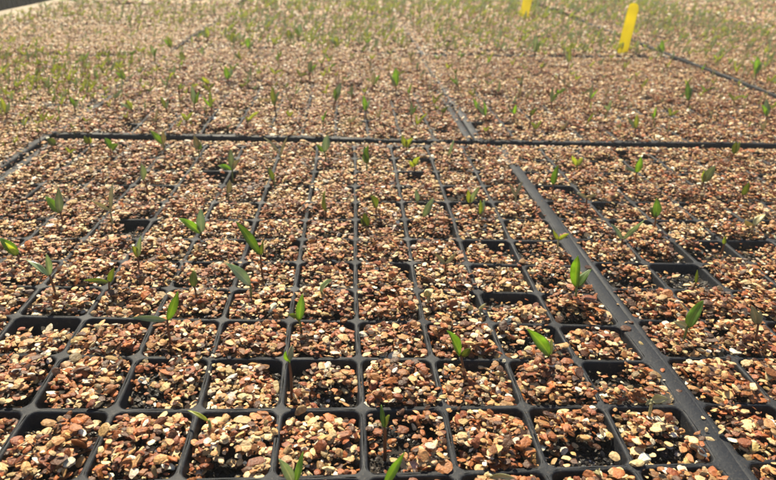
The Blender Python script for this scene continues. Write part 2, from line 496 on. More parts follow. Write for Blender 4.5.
def fill(t):
    y0 = min(q[1] for q in t.c)
    far = y0 > 26
    layers = [(.076, -.06, .042, 1.0), (.068, 0.0, .039, .82), (.088, .04, .043, .60)] if not far else [(.115, -.03, .066, 1.0), (.16, .04, .07, .7)]
    for pitch, dz, sz, keep in layers:
        a, b = np.meshgrid(np.arange(-.1, t.nc + .1, pitch), np.arange(-.1, t.nr + .1, pitch * .87))
        a = a + (np.arange(a.shape[0]) % 2)[:, None] * pitch / 2
        a = (a + rng.uniform(-.45, .45, a.shape) * pitch).ravel(); b = (b + rng.uniform(-.45, .45, b.shape) * pitch).ravel()
        a = a + rng.uniform(-.02, .02); b = b + rng.uniform(-.02, .02)
        x, y = t.map(a, b)
        ok = seen(x, y) & (rng.random(len(x)) < keep)
        a, b, x, y = a[ok], b[ok], x[ok], y[ok]
        dist = y + 6.5
        la = np.abs(a - np.floor(a) - .5); lb = np.abs(b - np.floor(b) - .5)
        edge = .5 - np.maximum(la, lb)
        ed2 = .5 - (la ** 4 + lb ** 4) ** .25                 # rounded opening
        rib = (edge < .046) | (ed2 < -.012)
        n1 = vnoise(x, y, 2.4, 3); n2 = vnoise(x, y, .55, 4); n3 = vnoise(x, y, .22, 8)
        ci, cj = np.floor(a), np.floor(b)
        cell = hash2(ci, cj, 21 + t.seed)
        # how far the chips bury the ribs: little near the camera, much at the back and the outer end
        cov = .01 + .42 * sstep(y, 4.5, 11) + .16 * sstep(-x, 3, 8) * sstep(y, 1, 6) + .35 * (n1 - .5) * sstep(y, 0, 5)
        if t.seed == 1: cov = cov - .12 * sstep(y, 3, 8)
        if t.seed >= 2: cov = .42 + .8 * (n1 - .45) + .3 * sstep(y, 17, 24) + .2 * sstep(-x, 3, 8)
        if t.seed >= 4: cov = cov * 0 + .9
        col_rib = (la > .44)
        cov = np.where(col_rib & (y < 17), cov - .5, cov)
        cov = np.clip(cov, .0, .97)
        cluster = sstep(n2, .62, .8) * .55
        drop_rib = rib & (rng.random(len(x)) > np.clip(cov * (.35 + 1.3 * n2) + cluster * .24, 0, 1))
        full = np.clip(cov, 0, 1)
        h = .0 + .06 * sstep(edge, .04, .2) + .05 * (cell - .5) * 2 + .06 * (n2 - .5) + .04 * (n3 - .5) + .03 * full - .07 * sstep(la, .30, .45) * (1 - sstep(y, 15, 19)) - .085 * sstep(b - np.floor(b), .66, .93) * sstep(vnoise(x, y, .8, 44), .15, .75) * (1 - .6 * sstep(y, 8, 16))
        # chips slump away from some corners and bare the soil
        bare = vnoise(x, y, .6, 33) * .65 + .35 * hash2(ci, cj, 55 + t.seed)
        nearf = 1 - sstep(y, 2.5, 8)
        thr = .205 + .075 * nearf + .035 * sstep(x, .5, 2.5) * nearf
        for sx, sy, sr in ((-3.6, 2.7, .42), (-3.0, 3.1, .3), (1.75, .45, .33), (3.45, -.75, .42), (3.4, .65, .38), (2.3, -1.1, .3), (.75, -.4, .3), (2.8, 1.6, .28), (-5.9, 1.6, .35), (5.3, 1.7, .3), (6.1, .9, .3)):
            thr = thr + .40 * np.exp(-((x - sx) ** 2 + (y - sy) ** 2) / (2 * (sr * .6) ** 2))
        isbare = (bare < thr) & (full < .45)
        part = (bare < thr + .06) & (full < .5)
        z = np.where(rib, np.maximum(h, .0) + .03 + .4 * dz, h + dz)
        z = z - .10 * part
        drop_rib |= (np.abs(x - 4.13 + .008 * y) < .19) & (y < 9.5) & (rng.random(len(x)) < .93)
        drop = drop_rib | (isbare & (rng.random(len(x)) > .12))
        drop |= (~rib) & (edge < .07) & (full < .5) & (rng.random(len(x)) < .12 * nearf)
        if dz > .03:                                          # loose top chips gather in clumps
            drop |= rng.random(len(x)) > sstep(n3, .35, .75) + .15
        kp = ~drop
        x, y, z, n2, cell, rib = x[kp], y[kp], z[kp], n2[kp], cell[kp], rib[kp]
        z = z + t.ground(x, y) + rng.normal(size=len(x)) * .024
        size = sz * np.exp(rng.normal(size=len(x)) * .36)
        size = np.minimum(size, .088)
        warm = np.clip(.15 + .55 * vnoise(x, y, .7, 12) + .45 * (cell - .3) - .05, 0, 1)
        warm = warm * (1 - .6 * sstep(y, 14, 32)) * (1 - .5 * sstep(-x, 8, 9))  # far and side chips less red: yellowish glare put into their colour
        tilt = .42
        core = seen(x, y, 60, 50)
        lod = np.where(~core, 2, np.where(y < 3.2, 0, np.where(y < 27, 1, 2)))
        for L_ in (0, 1, 2):
            q = lod == L_
            put_grains(x[q], y[q], z[q], size[q], L_, warm[q], tilt)

for t in TRAYS: fill(t)
# the farthest trays, chip by chip as well, at a coarser pitch
for x0, x1, y0, y1, pt in ((-8.5, 17.2, 42.9, 60, .17), (-8.4, 17.6, 60.4, 80, .24), (-22, -9.2, 49.9, 80, .24), (30.8, 46, 18, 48, .17), (18.6, 50, 48.4, 80, .24)):
    a, b = np.meshgrid(np.arange(x0, x1, pt), np.arange(y0, y1, pt * .87))
    x = (a + rng.uniform(-.5, .5, a.shape) * pt).ravel(); y = (b + rng.uniform(-.5, .5, a.shape) * pt).ravel()
    ok = seen(x, y, 200, 20); x, y = x[ok], y[ok]
    put_grains(x, y, .06 + .1 * vnoise(x, y, .45, 81) + rng.normal(size=len(x)) * .03, pt * .60 * np.exp(rng.normal(size=len(x)) * .25), 2, vnoise(x, y, 2, 12) * .3, .5)
# chips spilt on the wide strip and the rims
for (x0, x1, y0, y1, n, z0) in ((3.97, 4.3, -2, 9, 22, .006), (3.9, 4.35, 9.7, 11.3, 300, .03), (-8.2, 3.9, 11.15, 11.5, 1300, .02), (4.2, 16.6, 11.2, 11.6, 1400, .0),
                                (-8.5, -8.1, 2, 12, 260, .02), (3.3, 3.9, 14, 27, 350, .09), (-8.5, 3.4, 11.85, 12.05, 260, .13), (3.5, 15.6, 11.8, 12.0, 380, .12),
                                (-8.9, -8.2, 12, 27, 1500, .09)):
    x = rng.uniform(x0, x1, n); y = rng.uniform(y0, y1, n)
    size = .032 * np.exp(rng.normal(size=n) * .4)
    for L_, q in ((0, y < 3.2), (1, y >= 3.2)):
        put_grains(x[q], y[q], np.full(q.sum(), z0 + .008), size[q], L_, np.full(q.sum(), .25), .35)
NG = sum(len(v) for v in gv)
o = obj("vermiculite", mesh_data("vermiculite", np.concatenate(gv), [np.concatenate(gf)], M_GRAIN, False,
                                 {"grain_col": ('FLOAT_COLOR', 'FACE', np.concatenate(gc))}))
tag(o, "rust, tan and cream vermiculite chips filling and spilling over every tray cell", "vermiculite", kind="stuff")
print("grain verts", NG)
del gv, gf, gc

gv, gf, gc = [], [], []
voff = 0
keepP, keepW = PAL, PW
PAL = np.array([(.012, .009, .007), (.03, .02, .014), (.06, .04, .025), (.30, .24, .17), (.75, .70, .62)]); PW = np.array([.45, .33, .14, .05, .03])
_put_w = np.zeros(1)
def put_crumbs(t):
    n = t.nc * t.nr * 600
    a = rng.uniform(0, t.nc, n); b = rng.uniform(0, t.nr, n)
    e = .5 - np.maximum(np.abs(a - np.floor(a) - .5), np.abs(b - np.floor(b) - .5))
    x, y = t.map(a, b)
    ok = seen(x, y) & (e > .07) & (y < 7)
    x, y = x[ok], y[ok]
    z = t.ground(x, y) - .28 + .14 * vnoise(x, y, .5, 70) + .07 * vnoise(x, y, .17, 71)
    put_grains(x, y, z, .022 * np.exp(rng.normal(size=len(x)) * .45), 1, np.full(len(x), .5), .8, False)
for t in TRAYS[:2]: put_crumbs(t)
o = obj("potting_soil", mesh_data("potting_soil", np.concatenate(gv), [np.concatenate(gf)], M_GRAIN, False, {"grain_col": ('FLOAT_COLOR', 'FACE', np.concatenate(gc))}))
tag(o, "black soil crumbs with pale specks in bared cell corners", "soil", kind="stuff")
del gv, gf, gc
PAL, PW = keepP, keepW

# potting soil: one crumbly sheet per near tray, showing where chips have slumped away
sv, sf = [], []
off = 0
for t in TRAYS[:4] + TRAYS[6:9]:
    na, nb = t.nc * 8, t.nr * 8
    a, b = np.meshgrid(np.linspace(.03, t.nc - .03, na), np.linspace(.03, t.nr - .03, nb))
    x, y = t.map(a.ravel(), b.ravel())
    z = t.ground(x, y) - .30 + .14 * vnoise(x, y, .5, 70) + .07 * vnoise(x, y, .17, 71)
    sv.append(np.stack([x, y, z], 1))
    i = (np.arange(nb - 1)[:, None] * na + np.arange(na - 1)[None]).ravel() + off
    sf.append(np.stack([i, i + 1, i + 1 + na, i + na], 1))
    off += len(x)
tag(obj("potting_soil", mesh_data("potting_soil", np.concatenate(sv), [np.concatenate(sf)], M_SOIL, True)),
    "black crumbly potting soil bared in the cell corners", "soil", kind="stuff")

# the trays far beyond read as one mass of chips: a lumpy bed at the height of their tops
bv, bf = [], []
off = 0
def bed(x0, x1, y0, y1, step, z):
    global off
    nx, ny = int((x1 - x0) / step) + 2, int((y1 - y0) / step) + 2
    a, b = np.meshgrid(np.linspace(x0, x1, nx), np.linspace(y0, y1, ny))
    x, y = a.ravel(), b.ravel()
    bv.append(np.stack([x, y, z - .05 + .12 * vnoise(x, y, .45, 81) + .05 * vnoise(x, y, .2, 82)], 1))
    i = (np.arange(ny - 1)[:, None] * nx + np.arange(nx - 1)[None]).ravel() + off
    bf.append(np.stack([i, i + 1, i + 1 + nx, i + nx], 1))
    off += len(x)
bed(-8.5, 17.2, 42.9, 58, .3, 0); bed(-8.4, 17.6, 58.4, 76, .35, 0); bed(-8.4, 18, 76.4, 120, .6, 0)
bed(-22, -9.3, 49.9, 70, .35, 0); bed(-23, -9.3, 70.4, 120, .6, 0)
bed(30.8, 43, 18, 48, .3, 0); bed(18.6, 43, 48.5, 76, .35, 0); bed(43.4, 70, 30, 76, .5, 0); bed(18.8, 90, 76.4, 120, .6, 0)
tag(obj("vermiculite_bed", mesh_data("vermiculite_bed", np.concatenate(bv), [np.concatenate(bf)], M_BED, True)),
    "blurred tan bed of vermiculite chips in the farthest trays", "vermiculite", kind="stuff")

# ---------------------------------------------------------------- seedlings
def leaf_mesh(p0, p1, width, view, bulge=.15, seg=9):
    p0, p1 = np.array(p0, float), np.array(p1, float)
    ax = p1 - p0; L = np.linalg.norm(ax) + 1e-6; ax /= L
    wd = np.cross(ax, view); wd /= np.linalg.norm(wd) + 1e-6
    nm = np.cross(wd, ax)
    ctl = (p0 + p1) / 2 + (np.array([0, 0, 1.0]) * bulge + nm * bulge * .6) * L
    twist = (L * 137.0 % 1 - .5) * 2.4
    lats = np.array([-1, -.55, 0, .55, 1])
    top, lat = [], []
    for i in range(seg + 1):
        t = i / seg
        c = (1 - t) ** 2 * p0 + 2 * t * (1 - t) * ctl + t * t * p1
        w = width / 2 * (math.sin(math.pi * min(1, t ** .85)) ** .8 * (1 - .18 * t) + .07 * (1 - t)) + .002
        if t == 1: w = .003
        tw = (t - .3) * twist; wdt = wd * math.cos(tw) + nm * math.sin(tw)
        wav = .05 * width * math.sin(t * 9 + L * 7)
        for l in lats:
            top.append(c + wdt * w * l + nm * (abs(l) ** 1.5 * w * .45 + wav * l * abs(l)))
            lat.append(abs(l))
    top = np.array(top); bot = top - nm * .012
    n = len(top); V = np.concatenate([top, bot]); F = []
    for i in range(seg):
        for j in range(4):
            a = i * 5 + j
            F.append((a, a + 1, a + 6, a + 5)); F.append((n + a, n + a + 5, n + a + 6, n + a + 1))
        for j in (0, 4):
            a = i * 5 + j
            F.append((a, a + 5, n + a + 5, n + a) if j == 0 else (a + 5, a, n + a, n + a + 5))
    for j in range(4):
        F.append((j, n + j, n + j + 1, j + 1)); a = seg * 5 + j; F.append((a, a + 1, n + a + 1, n + a))
    return V, np.array(F), np.array(lat + lat)

def stem_mesh(pts, r0, r1, n=6):
    """a tapering tube through control points (quadratic)"""
    pts = [np.array(p, float) for p in pts]
    if len(pts) == 2: pts = [pts[0], (pts[0] + pts[1]) / 2 + np.array([.015, .01, 0]), pts[1]]
    V, F = [], []; K = 8
    for i in range(K + 1):
        t = i / K
        c = (1 - t) ** 2 * pts[0] + 2 * t * (1 - t) * pts[1] + t * t * pts[2]
        d = 2 * (1 - t) * (pts[1] - pts[0]) + 2 * t * (pts[2] - pts[1]); d /= np.linalg.norm(d) + 1e-6
        s = np.cross(d, (0.3, 1, .1)); s /= np.linalg.norm(s); u = np.cross(s, d)
        r = r0 + (r1 - r0) * t
        for k in range(n):
            a = 2 * math.pi * k / n
            V.append(c + r * (math.cos(a) * s + math.sin(a) * u))
    for i in range(K):
        for k in range(n):
            q = (k + 1) % n
            F.append((i * n + k, i * n + q, (i + 1) * n + q, (i + 1) * n + k))
    V.append(pts[0]); V.append(pts[2]); a, b = len(V) - 2, len(V) - 1
    T = [(a, (k + 1) % n, k) for k in range(n)] + [(b, K * n + k, K * n + (k + 1) % n) for k in range(n)]
    return np.array(V), np.array(F), np.array(T)

SEED = [
(-0.673, -1.482, [(-0.06, 0.232, -0.161, 0.618, 0.101, 'b'), (-0.01, 0.243, 0.05, 0.508, 0.07, 'g')], 'r', 'large seedling at the front edge, broad blue-green leaf beside a narrow dark one'),
(0.131, -1.542, [(0.06, 0.221, 0.261, 0.562, 0.091, 'g')], 'r', 'seedling cut by the front edge, one long blade leaning away from its neighbour'),
(0.245, -0.71, [(-0.022, 0.344, -0.056, 0.578, 0.056, 'g'), (-0.011, 0.356, 0.022, 0.516, 0.056, 'y')], 'r', 'short pair of upright leaves on a dark stem, casting a shadow over brown chips'),
(1.351, -1.192, [(-0.011, 0.07, 0.202, 0.164, 0.075, 'p')], 'p', 'pale yellow hook just breaking through at the front edge'),
(3.467, -0.261, [(0.012, 0.253, 0.158, 0.346, 0.109, 'p'), (0.024, 0.24, -0.061, 0.213, 0.061, 'p')], 'p', 'pale cream hooked sprout in the last cell before the wide black rim'),
(2.476, -1.249, [(-0.011, 0.117, -0.043, 0.223, 0.075, 'p')], 'p', 'blunt yellowish sprout in the front row, near the wide rim'),
(1.41, 0.706, [(-0.106, 0.233, -0.318, 0.712, 0.159, 'g'), (-0.08, 0.233, 0.013, 0.422, 0.093, 'd')], 'r', 'big pointed leaf leaning to one side with a small dark leaf tucked against it'),
(2.559, 0.758, [(-0.04, 0.221, -0.39, 0.648, 0.161, 'g'), (-0.027, 0.221, 0.013, 0.383, 0.054, 'y')], 'r', 'long leaf slanting over bare dark soil, near the wide rim'),
(3.474, 2.593, [(-0.032, 0.264, -0.112, 0.879, 0.176, 'g'), (0.032, 0.264, 0.257, 0.51, 0.16, 'g')], 'g', 'tallest bright green seedling, wide V of two leaves beside the wide rim'),
(4.701, 1.446, [(0.044, 0.224, 0.219, 0.64, 0.175, 'g'), (0.015, 0.256, -0.19, 0.336, 0.102, 'p')], 'g', 'stout bright leaf with a pale stub, beyond the wide rim'),
(5.772, 1.383, [(0.0, 0.288, -0.117, 0.561, 0.131, 'p'), (0.015, 0.288, 0.029, 0.481, 0.088, 'p')], 'r', 'two pale round seed leaves on a dark stem, right tray edge of view'),
(5.523, 2.854, [(0.0, 0.237, -0.033, 0.491, 0.05, 'd')], 'r', 'thin bare brown stalk standing in the tray beyond the wide rim'),
(-0.846, 1.841, [(-0.015, 0.176, 0.029, 0.56, 0.131, 'g'), (-0.029, 0.176, -0.16, 0.336, 0.073, 'd')], 'g', 'short sturdy seedling with one broad upright leaf at a rib crossing'),
(-0.653, 2.828, [(0.048, 0.087, 0.239, 0.402, 0.128, 'b')], 'g', 'flat pale blade tilted upward, lying low on rust coloured chips'),
(-1.675, 2.796, [(-0.016, 0.173, -0.364, 0.59, 0.174, 'b')], 'g', 'single wide blade slanting down to one side above a black rib'),
(-1.604, 3.554, [(-0.034, 0.37, -0.388, 0.961, 0.152, 'g'), (0.0, 0.333, 0.051, 0.647, 0.067, 'd')], 'r', 'slender leaf arching over a rib with a brown stalk behind it'),
(-2.546, 2.798, [(0.0, 0.19, -0.016, 0.414, 0.126, 'd')], 'r', 'stub with a round brown seed coat on its tip'),
(-2.593, 1.413, [(-0.028, 0.364, 0.138, 0.804, 0.124, 'g'), (-0.055, 0.379, -0.498, 0.44, 0.083, 'b')], 'r', 'seedling with one upright leaf and one long leaf stretched out level'),
(-0.88, 0.358, [(-0.013, 0.386, -0.05, 0.606, 0.088, 'g'), (-0.025, 0.413, 0.013, 0.551, 0.075, 'p')], 'r', 'leggy seedling with a pale tip, stem rising from a rib in the near rows'),
(-1.737, -0.37, [(-0.034, 0.101, -0.287, 0.164, 0.046, 'y')], 'y', 'thin arched pale thread bending over a front rib'),
(-3.891, 2.928, [(-0.032, 0.156, -0.379, 0.242, 0.079, 'd'), (-0.016, 0.156, 0.095, 0.432, 0.095, 'd')], 'r', 'dull olive seedling with thin splayed leaves beside dark soil'),
(-4.642, 2.769, [(-0.077, 0.374, -0.434, 0.594, 0.093, 'b'), (-0.062, 0.374, -0.031, 0.764, 0.093, 'b')], 'r', 'grey-green seedling with thin forked leaves on a dark leaning stem'),
(-5.59, 3.723, [(-0.033, 0.238, -0.267, 0.586, 0.167, 'g'), (-0.05, 0.256, -0.117, 0.549, 0.083, 'y')], 'r', 'curved twin-leaf seedling close to the outer end of the front tray'),
(-3.648, 3.731, [(-0.034, 0.222, -0.068, 0.482, 0.101, 'y'), (-0.034, 0.222, 0.084, 0.649, 0.084, 'b')], 'r', 'bright yellow tipped leaf with a faint pale one above it'),
(-5.666, 5.693, [(-0.039, 0.213, -0.329, 0.489, 0.155, 'g'), (-0.039, 0.213, 0.0, 0.723, 0.155, 'b')], 'r', 'dark drooping leaf and pale erect leaf, outer end of the front tray'),
(-4.725, 5.709, [(-0.058, 0.257, -0.351, 0.47, 0.078, 'p'), (-0.019, 0.257, 0.039, 0.77, 0.078, 'p')], 'p', 'wispy pale seedling, two hair-thin leaves among cream chips'),
(-4.537, 7.518, [(-0.044, 0.289, 0.0, 0.723, 0.154, 'b')], 'r', 'solitary bluish leaf held upright behind the wispy pale seedling'),
(-2.856, 4.973, [(-0.019, 0.164, -0.373, 0.491, 0.149, 'g'), (0.0, 0.164, 0.0, 0.614, 0.168, 'b')], 'r', 'seedling with a flat green leaf out to one side and a pale erect leaf'),
(-2.728, 7.191, [(-0.022, 0.095, 0.043, 0.405, 0.13, 'p')], 'p', 'small cream blade beside a rib that runs away from view'),
(-2.844, 8.517, [(-0.024, 0.206, -0.353, 0.258, 0.118, 'g'), (0.0, 0.206, 0.0, 0.722, 0.141, 'b'), (0.024, 0.206, 0.212, 0.516, 0.118, 'p')], 'g', 'bushy cluster of three short leaves two rows short of the dark joint'),
(-3.908, 10.042, [(-0.025, 0.224, -0.076, 0.615, 0.178, 'p'), (0.0, 0.224, 0.051, 0.419, 0.153, 'g')], 'g', 'white tipped seedling just in front of the dark joint'),
(-1.809, 9.467, [(-0.025, 0.273, -0.399, 0.71, 0.062, 'p'), (0.0, 0.273, 0.174, 0.738, 0.062, 'p')], 'p', 'straw coloured V of two threads leaning over the dark joint'),
(-0.7, 9.756, [(-0.025, 0.307, 0.051, 0.725, 0.203, 'b'), (-0.051, 0.307, -0.229, 0.446, 0.127, 'g')], 'g', 'blue-green fan of leaves against the dark joint'),
(0.323, 9.075, [(0.0, 0.189, 0.025, 0.674, 0.221, 'g'), (-0.025, 0.189, -0.074, 0.593, 0.148, 'b')], 'g', 'blunt green clump directly before the dark joint, over the straight centre rib'),
(-1.808, 7.923, [(-0.023, 0.125, -0.137, 0.425, 0.114, 'd')], 'g', 'dark narrow blade next to a receding rib, third row from the dark joint'),
(-0.599, 6.092, [(0.0, 0.134, -0.02, 0.537, 0.163, 'y')], 'r', 'lone yellow-green blade held straight up between two receding ribs'),
(0.451, 6.274, [(-0.021, 0.182, -0.145, 0.501, 0.166, 'd')], 'r', 'dark leaf bent back, the rear one of a close pair by the centre rib'),
(0.235, 5.293, [(-0.019, 0.128, -0.078, 0.426, 0.155, 'd'), (-0.039, 0.128, -0.155, 0.362, 0.097, 'd')], 'r', 'dark twin leaves, the front one of a close pair by the centre rib'),
(1.433, 10.54, [(-0.027, 0.205, -0.16, 0.527, 0.16, 'y'), (-0.027, 0.205, 0.107, 0.498, 0.16, 'y')], 'r', 'yellow-green seedling poking up across the dark joint'),
(1.513, 9.118, [(-0.025, 0.163, 0.074, 0.435, 0.149, 'y'), (-0.025, 0.136, -0.173, 0.326, 0.124, 'y')], 'r', 'squat yellowish seedling one row in front of the dark joint'),
(2.457, 9.969, [(0.0, 0.171, 0.13, 0.571, 0.078, 'b')], 'g', 'thin pale needle tilted across the dark joint'),
(2.468, 6.656, [(0.0, 0.118, 0.129, 0.566, 0.107, 'b'), (-0.021, 0.118, -0.086, 0.448, 0.107, 'y')], 'r', 'narrow upright pair of blades, fourth row in front of the dark joint'),
(1.366, 6.867, [(-0.022, 0.095, -0.065, 0.356, 0.108, 'b')], 'g', 'very small pale blade near the narrow upright pair'),
(1.38, 5.967, [(0.0, 0.09, 0.184, 0.516, 0.143, 'b')], 'g', 'broad pale leaf leaning strongly, base on a rib'),
(2.573, 5.935, [(-0.021, 0.135, -0.062, 0.495, 0.082, 'd'), (-0.021, 0.135, 0.062, 0.427, 0.082, 'b')], 'r', 'thin stalk with two hairlike leaves, in the last columns before the wide rim'),
(3.533, 6.916, [(-0.022, 0.193, -0.154, 0.433, 0.066, 'p'), (-0.022, 0.193, 0.11, 0.506, 0.066, 'p')], 'p', 'faint straw fork at the start of the wide rim'),
(4.53, 7.505, [(-0.023, 0.251, 0.023, 0.727, 0.16, 'g')], 'r', 'leggy seedling with one leaf, first column beyond the wide rim'),
(5.658, 9.268, [(0.0, 0.139, -0.152, 0.39, 0.127, 'y'), (0.0, 0.139, 0.152, 0.334, 0.127, 'y')], 'g', 'low yellow fork, far row beyond the wide rim'),
(5.015, 6.651, [(-0.022, 0.262, -0.217, 0.358, 0.065, 'p'), (-0.022, 0.262, 0.174, 0.381, 0.065, 'p')], 'r', 'pale threadlike fork above a rib beyond the wide rim'),
(6.756, 8.249, [(-0.048, 0.343, -0.072, 0.792, 0.169, 'g'), (-0.072, 0.37, -0.289, 0.423, 0.072, 'b')], 'r', 'seedling with a green blade and a level white thread, beyond the wide rim'),
(4.968, 4.606, [(-0.019, 0.249, -0.227, 0.519, 0.076, 'b'), (0.0, 0.249, 0.265, 0.706, 0.095, 'b')], 'r', 'grey-green seedling with two spread leaves sitting on a rib'),
(6.135, 5.678, [(-0.021, 0.247, -0.062, 0.63, 0.185, 'g'), (-0.041, 0.225, -0.123, 0.405, 0.103, 'd')], 'r', 'compact dark green seedling standing on a rib, middle of the right-hand tray'),
(8.306, 8.012, [(-0.024, 0.21, 0.048, 0.682, 0.215, 'b'), (-0.048, 0.21, -0.12, 0.525, 0.096, 'y')], 'r', 'pale broad leaf on a long stem, far part of the right-hand tray'),
(8.774, 7.036, [(-0.023, 0.199, -0.045, 0.571, 0.136, 'd')], 'r', 'brownish single blade near the outer edge of view, right-hand tray'),
(8.101, 5.501, [(-0.02, 0.135, -0.287, 0.292, 0.143, 'p'), (0.0, 0.135, 0.287, 0.337, 0.143, 'p')], 'p', 'yellowish flattened seedling sprawled on chips at the right-hand tray'),
(6.93, 4.534, [(0.0, 0.167, -0.038, 0.376, 0.076, 'd')], 'r', 'short brown stub just past a rib in the right-hand tray'),
(10.369, 10.474, [(0.0, 0.181, -0.11, 0.573, 0.137, 'd'), (0.0, 0.181, 0.137, 0.542, 0.137, 'd')], 'r', 'olive twin blades at the faint end of the dark joint'),
(1.473, 3.453, [(0.0, 0.28, -0.204, 0.504, 0.068, 'p'), (0.0, 0.28, 0.204, 0.485, 0.068, 'p')], 'r', 'brown and straw seedling forked like a Y in the middle of the front tray'),
(1.86, 2.196, [(0.0, 0.084, 0.092, 0.151, 0.061, 'p')], 'p', 'tiny yellow speck of a sprout beside a rib crossing'),
(1.099, 2.567, [(0.0, 0.104, -0.032, 0.242, 0.126, 'p')], 'p', 'sprout still capped by a round yellow seed coat'),
(3.768, 4.595, [(0.0, 0.206, -0.15, 0.433, 0.075, 'y'), (0.0, 0.206, 0.113, 0.412, 0.075, 'y')], 'p', 'small yellow fork touching the shaded side of the wide rim'),
(-6.808, 10.612, [(-0.026, 0.171, -0.078, 0.399, 0.156, 'd'), (-0.026, 0.171, 0.052, 0.371, 0.13, 'y')], 'r', 'stubby dark leaf at the dark joint, nearest the outer corner'),
(-7.576, 10.576, [(-0.052, 0.142, -0.259, 0.312, 0.181, 'd')], 'r', "dark leaf hanging over the tray's outer corner"),
(-6.068, 9.949, [(-0.05, 0.221, -0.126, 0.497, 0.176, 'g'), (0.025, 0.193, 0.226, 0.386, 0.176, 'g')], 'r', 'pair of short broad leaves, second seedling in along the dark joint'),
(-4.943, 10.701, [(-0.026, 0.173, -0.289, 0.548, 0.158, 'g'), (0.0, 0.173, 0.053, 0.577, 0.131, 'p')], 'g', 'green and cream seedling straddling the dark joint'),
(-2.393, 14.315, [(-0.028, 0.269, -0.094, 0.898, 0.17, 'y'), (-0.028, 0.269, 0.126, 0.718, 0.113, 'b')], 'r', 'yellow-green clump, second row behind the dark joint'),
(-0.62, 15.245, [(0.079, 0.26, 0.263, 0.867, 0.198, 'b'), (0.079, 0.26, 0.043, 0.693, 0.132, 'g')], 'r', 'long pale leaf leaning sideways, behind the dark joint'),
(0.44, 14.251, [(-0.029, 0.208, -0.095, 0.695, 0.152, 'g'), (-0.029, 0.208, 0.125, 0.556, 0.101, 'b')], 'r', 'dark green blade behind the dark joint, between two purple ribs'),
(1.631, 17.729, [(-0.011, 0.289, -0.037, 0.962, 0.263, 'g'), (-0.011, 0.289, -0.257, 0.769, 0.175, 'b')], 'r', 'brightest broad green leaf in the middle tray'),
(1.835, 13.839, [(-0.009, 0.185, -0.031, 0.617, 0.113, 'b'), (-0.009, 0.185, 0.189, 0.493, 0.075, 'g')], 'r', 'pale blade two rows behind the dark joint, near the purple ribs'),
(4.187, 13.742, [(-0.038, 0.206, -0.125, 0.688, 0.15, 'g'), (-0.038, 0.206, -0.345, 0.55, 0.1, 'b')], 'r', 'green leaf just past the end of the purple inner rim'),
(4.204, 15.039, [(-0.079, 0.153, -0.265, 0.509, 0.119, 'g'), (-0.079, 0.153, -0.045, 0.407, 0.079, 'b')], 'r', 'leaf leaning outward beside the end of the purple inner rim'),
(4.059, 18.645, [(-0.046, 0.188, -0.152, 0.626, 0.137, 'b'), (-0.046, 0.188, -0.372, 0.501, 0.091, 'g')], 'r', 'pale leaf at the fading end of the purple inner rim'),
(-1.676, 20.601, [(0.036, 0.211, 0.12, 0.704, 0.193, 'b'), (0.036, 0.211, 0.34, 0.564, 0.128, 'g')], 'r', 'bluish clump at mid distance above the purple ribs'),
(-0.64, 27.395, [(-0.015, 0.228, -0.05, 0.761, 0.268, 'y'), (-0.015, 0.228, -0.27, 0.608, 0.178, 'b')], 'r', 'bright yellow-green clump by a short dark gap line'),
(-3.023, 29.716, [(-0.063, 0.224, -0.21, 0.748, 0.315, 'y'), (-0.063, 0.224, 0.01, 0.598, 0.21, 'b')], 'r', 'wide yellow-green tuft amid pale leaves in the distance'),
(-2.81, 31.244, [(0.033, 0.251, 0.109, 0.838, 0.295, 'b'), (0.033, 0.251, -0.111, 0.67, 0.197, 'g')], 'r', 'pale blue-green twin of the wide yellow tuft'),
(0.768, 18.168, [(0.022, 0.219, 0.074, 0.732, 0.178, 'p'), (0.022, 0.219, 0.294, 0.585, 0.119, 'g')], 'r', 'whitish rounded leaf beside the brightest green leaf'),
(5.211, 14.311, [(-0.01, 0.148, -0.032, 0.495, 0.116, 'g'), (-0.01, 0.148, -0.252, 0.396, 0.077, 'b')], 'r', 'short green leaf near the front of the tray holding yellow tags'),
(11.895, 16.166, [(-0.042, 0.28, -0.142, 0.932, 0.212, 'g'), (-0.042, 0.28, 0.078, 0.746, 0.142, 'b')], 'r', 'large two-toned leaf, standing alone below the yellow tags'),
(8.488, 12.594, [(-0.009, 0.189, -0.03, 0.629, 0.145, 'y'), (-0.009, 0.189, -0.25, 0.503, 0.097, 'b')], 'r', 'yellow-green leaf right behind the dark joint, beyond the wide rim'),
(6.848, 15.794, [(-0.01, 0.226, -0.034, 0.755, 0.124, 'b'), (-0.01, 0.226, 0.186, 0.604, 0.083, 'g')], 'r', 'slim pale leaf among low chips, tray with the yellow tags'),
(16.1, 27.873, [(-0.062, 0.273, -0.207, 0.909, 0.28, 'g'), (-0.062, 0.273, -0.427, 0.727, 0.187, 'b')], 'r', 'dark tuft in the gap beside the nearer yellow tag'),
(17.471, 21.517, [(-0.039, 0.327, -0.13, 1.091, 0.26, 'g'), (-0.039, 0.327, 0.09, 0.873, 0.173, 'b')], 'r', 'leafy green clump in the far right-hand bench'),
(13.606, 14.333, [(-0.04, 0.239, -0.132, 0.798, 0.198, 'b'), (-0.04, 0.239, -0.352, 0.638, 0.132, 'g')], 'r', "blue-green clump near the picture's outer edge"),
(8.391, 16.509, [(0.0, 0.234, 0.0, 0.779, 0.107, 'b'), (0.0, 0.234, 0.22, 0.624, 0.071, 'g')], 'r', 'thin pale upright blade in the tray with the yellow tags'),
(9.851, 23.719, [(0.014, 0.3, 0.046, 0.999, 0.164, 'y'), (0.014, 0.3, -0.174, 0.799, 0.109, 'b')], 'r', 'yellowish upright blade below the nearer yellow tag'),
(9.001, 26.315, [(-0.015, 0.355, -0.049, 1.182, 0.265, 'b'), (-0.015, 0.355, 0.171, 0.946, 0.176, 'g')], 'r', 'pale tuft below the farther yellow tag'),
